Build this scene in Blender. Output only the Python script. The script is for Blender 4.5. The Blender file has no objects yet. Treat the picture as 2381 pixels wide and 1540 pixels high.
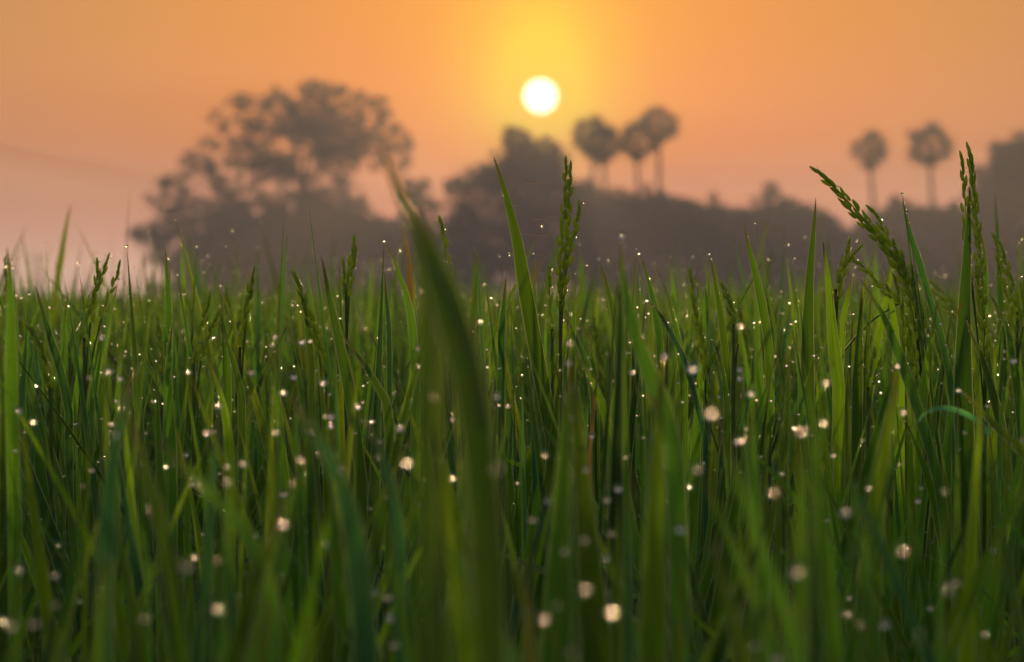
import bpy, math, random
import numpy as np
from mathutils import Vector, Matrix

# ------------------------------------------------------------------ camera
scene = bpy.context.scene
LENS, SENSOR = 135.0, 36.0
CAM_Z = 1.0
FD = 2381.0 * LENS / SENSOR            # focal length in picture units (2381 wide)
HORIZON = 688.0
PITCH = (770.0 - HORIZON) / FD           # the horizon lies above the middle
FOCUS = 2.4
cam_d = bpy.data.cameras.new("camera")
cam = bpy.data.objects.new("camera", cam_d)
scene.collection.objects.link(cam)
scene.camera = cam
cam_d.lens, cam_d.sensor_width = LENS, SENSOR
cam_d.clip_start, cam_d.clip_end = 0.05, 6000
cam.location = (0, 0, CAM_Z)
cam.rotation_euler = (math.pi/2 - PITCH, 0, 0)
cam_d.dof.use_dof = True
cam_d.dof.focus_distance = FOCUS
cam_d.dof.aperture_fstop = 17.0
CP, SP = math.cos(PITCH), math.sin(PITCH)

def at(x, y, d):
    """point at depth Y = d that stands where picture point (x, y) looks"""
    u, v = (x - 1190.5)/FD, -(y - 770.0)/FD
    dy, dz = CP + v*SP, -SP + v*CP
    k = d/dy
    return Vector((u*k, d, CAM_Z + dz*k))

# ------------------------------------------------------------------ sun, sky, exposure
SUN = at(1257, 224, 1.0) - Vector((0, 0, CAM_Z))
SUN.normalize()
SUN_EL = math.asin(SUN.z)
SUN_AZ = math.atan2(SUN.x, SUN.y)
sd = bpy.data.lights.new("sun", 'SUN')
sd.energy = 5.0
sd.angle = math.radians(0.55)
sd.color = (1.0, 0.69, 0.30)
sun = bpy.data.objects.new("sun", sd)
scene.collection.objects.link(sun)
sun.rotation_euler = SUN.to_track_quat('Z', 'Y').to_euler()
sun.location = (0, 40, 60)

world = bpy.data.worlds.new("World")
scene.world = world
world.use_nodes = True
nt = world.node_tree
nt.nodes.clear()
N, Lk = nt.nodes.new, nt.links.new
def wmath(op, a, b=None, c=None):
    n = N('ShaderNodeMath'); n.operation = op
    for i, v in enumerate((a, b, c)):
        if v is None: continue
        if isinstance(v, (int, float)): n.inputs[i].default_value = v
        else: Lk(v, n.inputs[i])
    return n.outputs[0]
tc = N('ShaderNodeTexCoord')
nrm = N('ShaderNodeVectorMath'); nrm.operation = 'NORMALIZE'
Lk(tc.outputs['Generated'], nrm.inputs[0])
dist = N('ShaderNodeVectorMath'); dist.operation = 'DISTANCE'
Lk(nrm.outputs[0], dist.inputs[0]); dist.inputs[1].default_value = SUN
sep = N('ShaderNodeSeparateXYZ'); Lk(nrm.outputs[0], sep.inputs[0])
chord = dist.outputs['Value']
dz = wmath('SUBTRACT', sep.outputs['Z'], SUN.z)
up = wmath('GREATER_THAN', dz, 0.0)
# the aureole reaches higher above the sun than below it, where the air is thicker
kk = wmath('ADD', wmath('MULTIPLY', up, -0.62 - 0.5), 0.5)
dzc = wmath('MULTIPLY', dz, wmath('LESS_THAN', chord, 0.5))
rho2 = wmath('ADD', wmath('MULTIPLY', chord, chord), wmath('MULTIPLY', wmath('MULTIPLY', dzc, dzc), kk))
rho = wmath('SQRT', wmath('MAXIMUM', rho2, 0.0))
rdeg = wmath('MULTIPLY', rho, 57.2958)
# ramp position: sqrt scale, 0..180 degrees
rpos = wmath('SQRT', wmath('DIVIDE', rdeg, 115.0))
def ramp(fac, stops, interp='LINEAR'):
    r = N('ShaderNodeValToRGB'); r.color_ramp.interpolation = interp
    e = r.color_ramp.elements
    while len(e) < len(stops): e.new(0.5)
    for el, (p, c) in zip(e, stops):
        el.position = p
    for el, (p, c) in zip(e, stops):
        el.color = (*c, 1)
    Lk(fac, r.inputs[0])
    return r.outputs['Color']
def rp(deg): return math.sqrt(deg/115.0)
SKY = [(rp(0.0), (0.70, 1.15, 0.0)), (rp(0.6), (0.65, 0.98, 0.0)), (rp(1.1), (0.60, 0.44, 0.0)),
       (rp(1.8), (0.50, 0.12, 0.0)), (rp(2.8), (0.32, 0.0, 0.0)), (rp(4.0), (0.16, 0.0, 0.0)), (rp(6.0), (0.06, 0.0, 0.0)), (rp(10), (0.0, 0.0, 0.02)),
       (rp(26), (0.10, 0.12, 0.12)), (rp(50), (0.38, 0.44, 0.44)), (rp(115), (0.30, 0.35, 0.36))]
radial = ramp(rpos, SKY)
# rosy band close to the horizon
el_deg = wmath('MULTIPLY', sep.outputs['Z'], 57.2958)
hz = ramp(wmath('DIVIDE', wmath('MAXIMUM', el_deg, 0.0), 8.0),
          [(0.0, (1.9, 1.45, 1.3)), (0.05, (1.6, 1.2, 1.05)), (0.10, (0.95, 0.65, 0.66)), (0.168, (0.5, 0.22, 0.32)), (0.29, (0.16, 0.0, 0.08)), (0.5, (0.0, 0.0, 0.0)), (1.0, (0.0, 0.0, 0.0))])
mul = N('ShaderNodeMix'); mul.data_type = 'RGBA'; mul.blend_type = 'ADD'; mul.inputs[0].default_value = 1.0; mul.clamp_result = False
Lk(radial, mul.inputs[6]); Lk(hz, mul.inputs[7])
sky = N('ShaderNodeTexSky'); sky.sky_type = 'NISHITA'; sky.sun_disc = False
sky.sun_elevation = SUN_EL; sky.sun_rotation = SUN_AZ
sky.air_density, sky.dust_density, sky.ozone_density = 1.25, 2.0, 1.0
warm = ramp(rpos, [(0.0, (1.0, 1.0, 0.25)), (rp(1.5), (1.0, 0.95, 0.3)), (rp(4.0), (1.0, 0.89, 0.6)), (rp(8.0), (0.97, 0.90, 1.3))])
wm = N('ShaderNodeMix'); wm.data_type = 'RGBA'; wm.blend_type = 'MULTIPLY'; wm.inputs[0].default_value = 1.0
Lk(sky.outputs[0], wm.inputs[6]); Lk(warm, wm.inputs[7])
bg_sky = N('ShaderNodeBackground'); Lk(wm.outputs[2], bg_sky.inputs[0]); bg_sky.inputs[1].default_value = 0.05
bg_glow = N('ShaderNodeBackground'); Lk(mul.outputs[2], bg_glow.inputs[0]); bg_glow.inputs[1].default_value = 1.0
# the sun's own disc
disc = N('ShaderNodeMapRange'); disc.interpolation_type = 'SMOOTHSTEP'
Lk(chord, disc.inputs[0])
disc.inputs[1].default_value = 0.00455; disc.inputs[2].default_value = 0.0042
disc.inputs[3].default_value = 0.0; disc.inputs[4].default_value = 1.0
bg_disc = N('ShaderNodeBackground'); bg_disc.inputs[0].default_value = (1, 0.93, 0.8, 1)
Lk(wmath('MULTIPLY', disc.outputs[0], 5.0), bg_disc.inputs[1])
a1 = N('ShaderNodeAddShader'); a2 = N('ShaderNodeAddShader'); wo = N('ShaderNodeOutputWorld')
Lk(bg_sky.outputs[0], a1.inputs[0]); Lk(bg_glow.outputs[0], a1.inputs[1])
Lk(a1.outputs[0], a2.inputs[0]); Lk(bg_disc.outputs[0], a2.inputs[1]); Lk(a2.outputs[0], wo.inputs[0])

scene.view_settings.view_transform = 'Standard'
scene.view_settings.look = 'None'
scene.view_settings.exposure = -0.84
scene.view_settings.gamma = 1.0
cy = scene.cycles
cy.max_bounces = 8; cy.diffuse_bounces = 3; cy.glossy_bounces = 3; cy.transmission_bounces = 6; cy.volume_bounces = 0
cy.transparent_max_bounces = 6
cy.caustics_reflective = True; cy.caustics_refractive = True
cy.sample_clamp_indirect = 0.0
cy.blur_glossy = 0.0
cy.use_denoising = True

# ------------------------------------------------------------------ helpers
COL = scene.collection
rng = np.random.default_rng(7)
random.seed(5)

def tag(o, label=None, cat=None, group=None, kind=None):
    if label: o['label'] = label
    if cat: o['category'] = cat
    if group: o['group'] = group
    if kind: o['kind'] = kind
    return o

def empty(name, loc):
    o = bpy.data.objects.new(name, None); COL.objects.link(o)
    o.location = loc; o.empty_display_size = 0.02
    return o

def mesh_obj(name, V, F, mat, parent=None, uv=None, tint=None, smooth=True, origin=None):
    """V (n,3) world coordinates, F list of faces or (m,k) array; ONE mesh object"""
    V = np.asarray(V, dtype=np.float32)
    org = np.array(origin if origin is not None else (parent.location if parent else (0, 0, 0)), dtype=np.float32)
    me = bpy.data.meshes.new(name)
    F = np.asarray(F, dtype=np.int32)
    m, k = F.shape
    me.vertices.add(len(V)); me.vertices.foreach_set('co', (V - org).ravel())
    me.loops.add(m*k); me.loops.foreach_set('vertex_index', F.ravel())
    me.polygons.add(m); me.polygons.foreach_set('loop_start', np.arange(0, m*k, k, dtype=np.int32))
    me.polygons.foreach_set('loop_total', np.full(m, k, dtype=np.int32))
    if smooth: me.polygons.foreach_set('use_smooth', np.ones(m, dtype=bool))
    me.update(calc_edges=True)
    if uv is not None:
        l = me.uv_layers.new(name='uv')
        l.data.foreach_set('uv', np.asarray(uv, dtype=np.float32)[F.ravel()].ravel())
    if tint is not None:
        a = me.attributes.new('tint', 'FLOAT', 'POINT')
        a.data.foreach_set('value', np.asarray(tint, dtype=np.float32))
    me.materials.append(mat)
    o = bpy.data.objects.new(name, me); COL.objects.link(o)
    if parent is not None:
        o.parent = parent
        if origin is not None: o.location = Vector(origin) - parent.location
    elif origin is not None:
        o.location = origin
    return o

class MB:
    """collects quads into one mesh"""
    def __init__(s): s.V, s.F, s.UV, s.T, s.n = [], [], [], [], 0
    def add(s, V, F, UV=None, T=None):
        V = np.asarray(V, dtype=np.float32); F = np.asarray(F, dtype=np.int32)
        s.V.append(V); s.F.append(F + s.n); s.n += len(V)
        s.UV.append(np.zeros((len(V), 2)) if UV is None else UV)
        s.T.append(np.full(len(V), 0.5) if T is None else T)
    def build(s, name, mat, parent=None, origin=None, smooth=True):
        return mesh_obj(name, np.vstack(s.V), np.vstack(s.F), mat, parent, np.vstack(s.UV), np.concatenate(s.T), smooth, origin)

def tube(mb, pts, rad, k=7, T=None):
    pts = np.asarray(pts, dtype=float); n = len(pts)
    rad = np.broadcast_to(rad, (n,))
    tan = np.gradient(pts, axis=0); tan /= np.linalg.norm(tan, axis=1)[:, None] + 1e-12
    ref = np.array([0.0, 1.0, 0.0]) if abs(tan[0][1]) < 0.9 else np.array([1.0, 0, 0])
    u = np.cross(tan, ref); u /= np.linalg.norm(u, axis=1)[:, None] + 1e-12
    v = np.cross(tan, u)
    a = np.arange(k)*2*math.pi/k
    ring = pts[:, None, :] + rad[:, None, None]*(np.cos(a)[None, :, None]*u[:, None, :] + np.sin(a)[None, :, None]*v[:, None, :])
    F = []
    for i in range(n-1):
        for j in range(k):
            F.append((i*k+j, i*k+(j+1) % k, (i+1)*k+(j+1) % k, (i+1)*k+j))
    uv = np.stack(np.broadcast_arrays(a[None, :]/6.283, np.linspace(0, 1, n)[:, None]), -1).reshape(-1, 2)
    mb.add(ring.reshape(-1, 3), F, uv, None if T is None else np.full(n*k, T))

def spline(P, n):
    """Catmull-Rom through the rows of P, n samples evenly spread"""
    P = np.asarray(P, dtype=float)
    if len(P) == 2: return P[0] + (P[1]-P[0])*np.linspace(0, 1, n)[:, None]
    Q = np.vstack([2*P[0]-P[1], P, 2*P[-1]-P[-2]])
    seg = len(P)-1; t = np.linspace(0, seg, n); i = np.minimum(t.astype(int), seg-1); f = (t-i)[:, None]
    a, b, c, d = Q[i], Q[i+1], Q[i+2], Q[i+3]
    return 0.5*((2*b) + (-a+c)*f + (2*a-5*b+4*c-d)*f**2 + (-a+3*b-3*c+d)*f**3)

def uvsphere(nu=8, nv=6):
    V = []; F = []
    for i in range(nv+1):
        th = math.pi*i/nv
        for j in range(nu):
            ph = 2*math.pi*j/nu
            V.append((math.sin(th)*math.cos(ph), math.sin(th)*math.sin(ph), math.cos(th)))
    for i in range(nv):
        for j in range(nu):
            F.append((i*nu+j, (i+1)*nu+j, (i+1)*nu+(j+1) % nu, i*nu+(j+1) % nu))
    return np.array(V), np.array(F)

# ------------------------------------------------------------------ materials
def mat_new(name):
    m = bpy.data.materials.new(name); m.use_nodes = True
    t = m.node_tree; t.nodes.clear()
    out = t.nodes.new('ShaderNodeOutputMaterial')
    return m, t, out

def node(t, typ, ins=None, **props):
    n = t.nodes.new(typ)
    for k, v in props.items(): setattr(n, k, v)
    for k, v in (ins or {}).items():
        if isinstance(v, bpy.types.NodeSocket): t.links.new(v, n.inputs[k])
        else: n.inputs[k].default_value = v
    return n

def mixc(t, fac, a, b, blend='MIX'):
    n = t.nodes.new('ShaderNodeMix'); n.data_type = 'RGBA'; n.blend_type = blend
    for i, v in ((0, fac), (6, a), (7, b)):
        if isinstance(v, bpy.types.NodeSocket): t.links.new(v, n.inputs[i])
        else: n.inputs[i].default_value = v if i == 0 else (*v, 1)
    return n.outputs[2]

def m_(t, op, a, b=0.0):
    n = t.nodes.new('ShaderNodeMath'); n.operation = op
    for i, v in enumerate((a, b)):
        if isinstance(v, bpy.types.NodeSocket): t.links.new(v, n.inputs[i])
        else: n.inputs[i].default_value = v
    return n.outputs[0]

def cramp(t, fac, stops):
    r = t.nodes.new('ShaderNodeValToRGB'); e = r.color_ramp.elements
    while len(e) < len(stops): e.new(0.5)
    for el, (p, c) in zip(e, stops): el.position = p
    for el, (p, c) in zip(e, stops): el.color = (*c, 1)
    t.links.new(fac, r.inputs[0]); return r.outputs[0]

def leaf_material(name):
    m, t, out = mat_new(name)
    tint = node(t, 'ShaderNodeAttribute', attribute_name='tint').outputs['Fac']
    uv = node(t, 'ShaderNodeUVMap', uv_map='uv').outputs[0]
    su = node(t, 'ShaderNodeSeparateXYZ', {0: uv})
    u, v = su.outputs[0], su.outputs[1]
    base = cramp(t, tint, [(0.0, (0.034, 0.105, 0.050)), (0.3, (0.045, 0.130, 0.016)), (0.65, (0.078, 0.165, 0.005)), (0.93, (0.140, 0.210, 0.004)), (1.0, (0.20, 0.13, 0.04))])
    trans = cramp(t, tint, [(0.0, (0.050, 0.200, 0.040)), (0.3, (0.120, 0.330, 0.012)), (0.65, (0.230, 0.480, 0.005)), (0.93, (0.380, 0.580, 0.004)), (1.0, (0.30, 0.17, 0.03))])
    # parallel veins
    vc = node(t, 'ShaderNodeCombineXYZ', {0: m_(t, 'MULTIPLY', u, 26.0), 1: m_(t, 'MULTIPLY', v, 1.2), 2: m_(t, 'MULTIPLY', tint, 60.0)}).outputs[0]
    vein = node(t, 'ShaderNodeTexNoise', {'Vector': vc, 'Scale': 1.0, 'Detail': 2.0}).outputs[0]
    blot = node(t, 'ShaderNodeTexNoise', {'Vector': node(t, 'ShaderNodeCombineXYZ', {0: m_(t, 'MULTIPLY', u, 2.0), 1: m_(t, 'MULTIPLY', v, 9.0), 2: m_(t, 'MULTIPLY', tint, 90.0)}).outputs[0], 'Scale': 1.0, 'Detail': 3.0}).outputs[0]
    vm = node(t, 'ShaderNodeMapRange', {0: vein, 1: 0.3, 2: 0.7, 3: 0.72, 4: 1.25}).outputs[0]
    bm = node(t, 'ShaderNodeMapRange', {0: blot, 1: 0.3, 2: 0.7, 3: 0.75, 4: 1.2}).outputs[0]
    wn = node(t, 'ShaderNodeTexWhiteNoise', {'W': m_(t, 'MULTIPLY', tint, 977.0)}, noise_dimensions='1D').outputs[0]
    lv = node(t, 'ShaderNodeMapRange', {0: wn, 1: 0.0, 2: 1.0, 3: 0.30, 4: 1.75}).outputs[0]
    f = m_(t, 'MULTIPLY', m_(t, 'MULTIPLY', vm, bm), lv)
    # pale hairy margin, lightened to paint in its rim light, and midrib
    edge = m_(t, 'ABSOLUTE', m_(t, 'SUBTRACT', u, 0.5))
    ef = node(t, 'ShaderNodeMapRange', {0: edge, 1: 0.44, 2: 0.5, 3: 0.0, 4: 1.0}).outputs[0]
    rib = node(t, 'ShaderNodeMapRange', {0: edge, 1: 0.05, 2: 0.0, 3: 0.0, 4: 0.5}).outputs[0]
    shade_tone = node(t, 'ShaderNodeAttribute', attribute_name='shade_tone').outputs['Fac']  # per-leaf tone factor, carries the shadow painted into the dark strip's colour
    f = m_(t, 'MULTIPLY', f, m_(t, 'SUBTRACT', 1.0, shade_tone))
    fcol = node(t, 'ShaderNodeCombineColor', {0: f, 1: f, 2: f}).outputs[0]
    base = mixc(t, 1.0, mixc(t, 1.0, base, (0.74, 0.70, 0.74), 'MULTIPLY'), fcol, 'MULTIPLY'); trans = mixc(t, 1.0, trans, fcol, 'MULTIPLY')
    base = mixc(t, m_(t, 'MULTIPLY', ef, 0.9), base, (0.50, 0.52, 0.38))
    base = mixc(t, rib, base, (0.10, 0.16, 0.06))
    trans = mixc(t, rib, trans, (0.04, 0.07, 0.01))
    trans = mixc(t, m_(t, 'MULTIPLY', ef, 0.9), trans, (0.8, 0.75, 0.35))
    # rust-brown specks and a dried tip
    sv = node(t, 'ShaderNodeCombineXYZ', {0: m_(t, 'MULTIPLY', u, 3.0), 1: m_(t, 'MULTIPLY', v, 60.0), 2: m_(t, 'MULTIPLY', tint, 300.0)}).outputs[0]
    sn = node(t, 'ShaderNodeTexNoise', {'Vector': sv, 'Scale': 1.3, 'Detail': 2.0}).outputs[0]
    sp = node(t, 'ShaderNodeMapRange', {0: sn, 1: 0.66, 2: 0.72, 3: 0.0, 4: 0.75}).outputs[0]
    tipf = node(t, 'ShaderNodeMapRange', {0: v, 1: 0.978, 2: 0.998, 3: 0.0, 4: 0.8}).outputs[0]
    dm = m_(t, 'MAXIMUM', sp, tipf)
    base = mixc(t, dm, base, (0.16, 0.09, 0.03)); trans = mixc(t, dm, trans, (0.20, 0.11, 0.02))
    bump = node(t, 'ShaderNodeBump', {'Height': vein, 'Strength': 0.25, 'Distance': 0.0006}).outputs[0]
    p = node(t, 'ShaderNodeBsdfPrincipled', {'Base Color': base, 'Roughness': 0.42, 'Normal': bump})
    p.inputs['Specular IOR Level'].default_value = 0.45
    tr = node(t, 'ShaderNodeBsdfTranslucent', {'Color': trans})
    mx = node(t, 'ShaderNodeMixShader', {0: 0.58, 1: p.outputs[0], 2: tr.outputs[0]})
    t.links.new(mx.outputs[0], out.inputs[0])
    return m

def simple(name, c1, c2, scale, rough=0.7, trans=None, tf=0.4, bump=0.0, spec=0.3):
    m, t, out = mat_new(name)
    co = node(t, 'ShaderNodeTexCoord').outputs['Object']
    nz = node(t, 'ShaderNodeTexNoise', {'Vector': co, 'Scale': scale, 'Detail': 4.0}).outputs[0]
    col = cramp(t, nz, [(0.3, c1), (0.7, c2)])
    p = node(t, 'ShaderNodeBsdfPrincipled', {'Base Color': col, 'Roughness': rough})
    p.inputs['Specular IOR Level'].default_value = spec
    if bump:
        b = node(t, 'ShaderNodeBump', {'Height': nz, 'Strength': 0.6, 'Distance': bump}).outputs[0]
        t.links.new(b, p.inputs['Normal'])
    if trans:
        tr = node(t, 'ShaderNodeBsdfTranslucent', {'Color': (*trans, 1)})
        mx = node(t, 'ShaderNodeMixShader', {0: tf, 1: p.outputs[0], 2: tr.outputs[0]})
        t.links.new(mx.outputs[0], out.inputs[0])
    else: t.links.new(p.outputs[0], out.inputs[0])
    return m

M_LEAF = leaf_material('rice leaf')
M_GRAIN = simple('green rice husk', (0.17, 0.23, 0.03), (0.32, 0.38, 0.06), 300, 0.45, (0.62, 0.74, 0.08), 0.62, 0.0004)
M_STEM = simple('rice stem', (0.07, 0.12, 0.02), (0.11, 0.17, 0.03), 150, 0.5, (0.2, 0.28, 0.04), 0.3)
M_CROWN = simple('tree foliage', (0.035, 0.05, 0.018), (0.075, 0.095, 0.03), 0.7, 0.7, (0.08, 0.10, 0.02), 0.25)
M_PALM = simple('palm foliage', (0.03, 0.045, 0.018), (0.07, 0.085, 0.03), 1.2, 0.6, (0.07, 0.09, 0.02), 0.2)
M_BARK = simple('bark', (0.05, 0.04, 0.03), (0.12, 0.095, 0.07), 3.0, 0.9, bump=0.03)
M_SOIL = simple('paddy soil', (0.025, 0.02, 0.014), (0.06, 0.05, 0.03), 2.5, 0.5, bump=0.02)
M_WIRE = simple('wire', (0.03, 0.03, 0.03), (0.05, 0.05, 0.05), 1.0, 0.6)
M_POLE = simple('concrete pole', (0.2, 0.19, 0.17), (0.3, 0.28, 0.26), 2.0, 0.8)
M_DRY = simple('withered leaf', (0.30, 0.12, 0.03), (0.45, 0.2, 0.05), 90, 0.6, (0.65, 0.25, 0.04), 0.5)
def drop_material():
    m, t, out = mat_new('dew water')
    g = node(t, 'ShaderNodeBsdfGlass', {'Color': (1, 1, 1, 1), 'Roughness': 0.20, 'IOR': 1.33})
    t.links.new(g.outputs[0], out.inputs[0]); return m
M_DROP = drop_material()
def silk_material():
    m, t, out = mat_new('spider silk')
    p = node(t, 'ShaderNodeBsdfPrincipled', {'Base Color': (0.8, 0.6, 0.45, 1), 'Roughness': 0.35})
    tr = node(t, 'ShaderNodeBsdfTranslucent', {'Color': (0.9, 0.6, 0.4, 1)})
    mx = node(t, 'ShaderNodeMixShader', {0: 0.5, 1: p.outputs[0], 2: tr.outputs[0]})
    t.links.new(mx.outputs[0], out.inputs[0]); return m
M_SILK = silk_material()

# ------------------------------------------------------------------ ground
nx, ny = 60, 60
gx = np.linspace(-390, 390, nx); gy = np.linspace(-40, 820, ny)
GX, GY = np.meshgrid(gx, gy)
GZ = 0.04*np.sin(GX*0.31)*np.cos(GY*0.23) - 0.05
V = np.stack([GX, GY, GZ], -1).reshape(-1, 3)
F = [(j*nx+i, j*nx+i+1, (j+1)*nx+i+1, (j+1)*nx+i) for j in range(ny-1) for i in range(nx-1)]
tag(mesh_obj('ground', V, F, M_SOIL), 'dark wet soil of the paddy field', None, None, 'structure')

# ------------------------------------------------------------------ far trees
DT = 340.0
def leaf_cards(mb, centres, radii, per, size, rs, squash=0.85):
    """many small leaf clusters spread through each clump's volume, thicker towards its rim"""
    C_ = np.repeat(np.asarray(centres), per, axis=0); R_ = np.repeat(np.asarray(radii), per)
    n = len(C_)
    d = rs.normal(size=(n, 3)); d /= np.linalg.norm(d, axis=1)[:, None]
    r = rs.random(n)**0.45*R_*(1 + 0.25*rs.normal(size=n)*0.6)
    p = C_ + d*r[:, None]*np.array([1, 1, squash])
    nrm = d + rs.normal(size=(n, 3))*0.9; nrm /= np.linalg.norm(nrm, axis=1)[:, None]
    a = np.cross(nrm, rs.normal(size=(n, 3))); a /= np.linalg.norm(a, axis=1)[:, None] + 1e-9
    b = np.cross(nrm, a)
    s = size*(0.5 + rs.random(n))[:, None]
    V = np.stack([p - a*s, p - b*s*0.45 + a*s*0.1, p + a*s, p + b*s*0.45 - a*s*0.1], 1).reshape(-1, 3)
    F = np.arange(4*n).reshape(n, 4)
    mb.add(V, F)

def limb(mb, a, b, r0, r1, rs, k=6, n=7, wob=0.06):
    a, b = np.asarray(a), np.asarray(b)
    L = np.linalg.norm(b-a); t = np.linspace(0, 1, n)[:, None]
    p = a + (b-a)*t + rs.normal(size=(n, 3))*L*wob*np.sin(t*math.pi)
    p[:, 2] += L*0.08*np.sin(t[:, 0]*math.pi)
    tube(mb, p, r0 + (r1-r0)*t[:, 0], k)

def tree(name, label, clumps, trunk, depth=DT, cat='tree', size=0.30, per=150, seed=1, spread=1.6, tr=0.35, branches=True, group=None, fill=1.22):
    """clumps: (x, y, r) in picture units at this depth; trunk: (x, y_fork)"""
    rs = np.random.default_rng(seed)
    px = depth/FD
    base = at(trunk[0], HORIZON, depth); base.z = 0
    root = empty(name, base)
    tag(root, label, cat, group)
    cen, rad = [], []
    for (x, y, r) in clumps:
        p = at(x, y, depth); yy = depth + rs.normal()*spread
        cen.append((p.x, yy, p.z)); rad.append(r*px*fill)
    sat = [(np.array(c_) + np.array([math.cos(a_), 0.4*math.sin(3*a_), math.sin(a_)])*r_*(0.9+0.35*rs.random()), r_*(0.2+0.25*rs.random()))
           for c_, r_ in zip(cen, rad) for a_ in rs.random(5)*6.283] if fill > 1 else []
    mb = MB()
    for c_, r_ in sat: leaf_cards(mb, [c_], [r_], 26, size*0.8, rs)
    for c_, r_ in zip(cen, rad):
        leaf_cards(mb, [c_], [r_], int(per*1.25*(r_/(34*px))**2), size, rs)
    mb.build('crown', M_CROWN, root)
    mt = MB()
    fork = np.array(at(trunk[0], trunk[1], depth))
    limb(mt, np.array([base.x, depth, -0.1]), fork, tr, tr*0.7, rs, 9, 8, 0.015)
    if branches:
        idx = list(range(len(cen)))
        mains = []
        for k in range(min(7, len(cen))):
            c = np.array(cen[idx[int(k*len(cen)/7) % len(cen)]])
            mid = fork + (c-fork)*0.62
            limb(mt, fork, mid, tr*0.5, tr*0.22, rs); mains.append(mid)
        for c in cen:
            c = np.array(c)
            j = int(np.argmin([np.linalg.norm(c-m) for m in mains]))
            limb(mt, mains[j], c, tr*0.2, 0.03, rs, 5, 6, 0.09)
    mt.build('trunk', M_BARK, root)
    return root

def inside(px_, py_, poly):
    c = np.zeros(len(px_), bool); n = len(poly)
    for i in range(n):
        (x0, y0), (x1, y1) = poly[i], poly[i-1]
        c ^= ((y0 > py_) != (y1 > py_)) & (px_ < (x1-x0)*(py_-y0)/(y1-y0+1e-9)+x0)
    return c
def crown_from(poly, gaps, step, rmin, rmax, seed, dense_y=470):
    """small leafy tufts packed through a crown outline, left out where the sky shows through"""
    rs = np.random.default_rng(seed)
    P = np.array(poly); x0, y0 = P.min(0); x1, y1 = P.max(0)
    X, Y = np.meshgrid(np.arange(x0, x1, step), np.arange(y0, y1, step))
    X = X.ravel() + rs.normal(size=X.size)*step*0.45; Y = Y.ravel() + rs.normal(size=Y.size)*step*0.45
    k = inside(X, Y, poly)
    for (gx_, gy_, ga, gb) in gaps:
        q = ((X-gx_)/(ga+1))**2 + ((Y-gy_)/(gb+1))**2 < 1
        k &= ~(q & (rs.random(len(X)) < 0.93))
    k &= (Y > dense_y) | (rs.random(len(X)) < 0.90)
    return [(x, y, rmin + (rmax-rmin)*rs.random() + (5 if y > dense_y else 0)) for x, y in zip(X[k], Y[k])]
big_poly = [(425,372),(432,350),(470,335),(498,300),(490,265),(515,232),(555,215),(600,228),(622,203),(680,208),(728,184),(782,192),(812,217),(850,204),(882,226),(905,252),(928,280),(957,312),(966,352),(945,388),(915,390),(885,372),(868,395),(855,440),(842,485),(852,515),(900,540),(900,690),(440,690),(500,600),(485,500),(500,425),(470,402),(440,395)]
big_gaps = [(595,252,20,13),(548,263,13,11),(639,277,11,11),(646,248,10,9),(697,295,13,15),(646,357,27,22),(715,335,13,12),(777,350,17,28),(766,313,12,12),(512,310,13,10),(682,430,22,11),(635,433,9,9),(856,372,20,16),(842,408,22,26),(740,459,9,9),(758,420,9,9),(566,444,9,9),(519,448,15,12),(831,466,9,9),(563,328,9,8),(584,372,11,9),(530,400,10,8),(800,250,9,8),(740,260,10,10),(880,310,8,8),(700,385,9,8),(605,405,9,7),(820,320,9,9)]
tree('banyan_tree', 'wide domed tree with airy crown, tallest on the left', crown_from(big_poly, big_gaps, 17, 10, 19, 3), (690, 500), depth=DT, per=150, seed=3, tr=0.55, size=0.19, fill=1.0)
low_poly = [(425,400),(450,425),(480,480),(500,560),(505,690),(330,690),(392,640),(360,600),(335,575),(312,550),(298,528),(328,532),(345,518),(350,490),(352,445),(368,420),(400,405)]
low_gaps = [(468,430,9,18),(457,484,8,8),(461,531,9,8),(468,588,20,13),(400,470,8,8)]
tree('broadleaf_tree', 'low spreading tree at the left foot of the big domed tree', crown_from(low_poly, low_gaps, 17, 11, 19, 4, 500), (430, 600), depth=DT-14, per=150, seed=4, tr=0.25, size=0.19, fill=1.0)
def bushes(name, label, xs, depth, seed, cat='tree', per=170, size=0.34, tr=0.2):
    """a row of foliage outline points (x, y_top) of ONE tree"""
    rs = np.random.default_rng(seed + 100)
    cl = []
    for i, (x, y) in enumerate(xs):
        r0 = 26 + rs.random()*8
        yy = y + r0
        while yy < 704:
            cl.append((x + rs.normal()*6, yy, r0)); yy += r0*1.05; r0 = min(r0*1.15, 46)
    xm = sum(p[0] for p in xs)/len(xs)
    return tree(name, label, cl, (xm, 640), depth, cat, size, per, seed, 2.2, tr, False)
bushes('shrubby_tree', 'dense low tree under the right half of the domed tree', [(800,485),(840,490),(885,505),(930,503)], DT-20, 11)
bushes('shrubby_tree', 'dense low tree below the centre of the domed tree', [(500,500),(550,500),(600,500),(650,500),(700,500),(750,500)], DT-22, 12)
tree('slender_tree', 'small thin open tree between the domed tree and the centre trees', [(968,428,18),(985,445,14),(955,450,12),(978,470,16),(1010,480,14),(990,500,22),(960,520,24),(1000,540,30),(1030,560,30),(980,580,34),(940,590,34),(1020,610,34)], (975, 540), DT-5, per=90, seed=13, tr=0.15)
tree('leaning_tree', 'low tree with a small tuft sticking out left of the centre', [(1052,432,14),(1072,425,16),(1090,440,12),(1110,430,26),(1135,415,30),(1090,480,34),(1060,520,34),(1040,560,32),(1110,520,42),(1080,580,42),(1130,600,46),(1050,620,36)], (1100, 560), DT-2, per=150, seed=14, tr=0.25)
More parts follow.
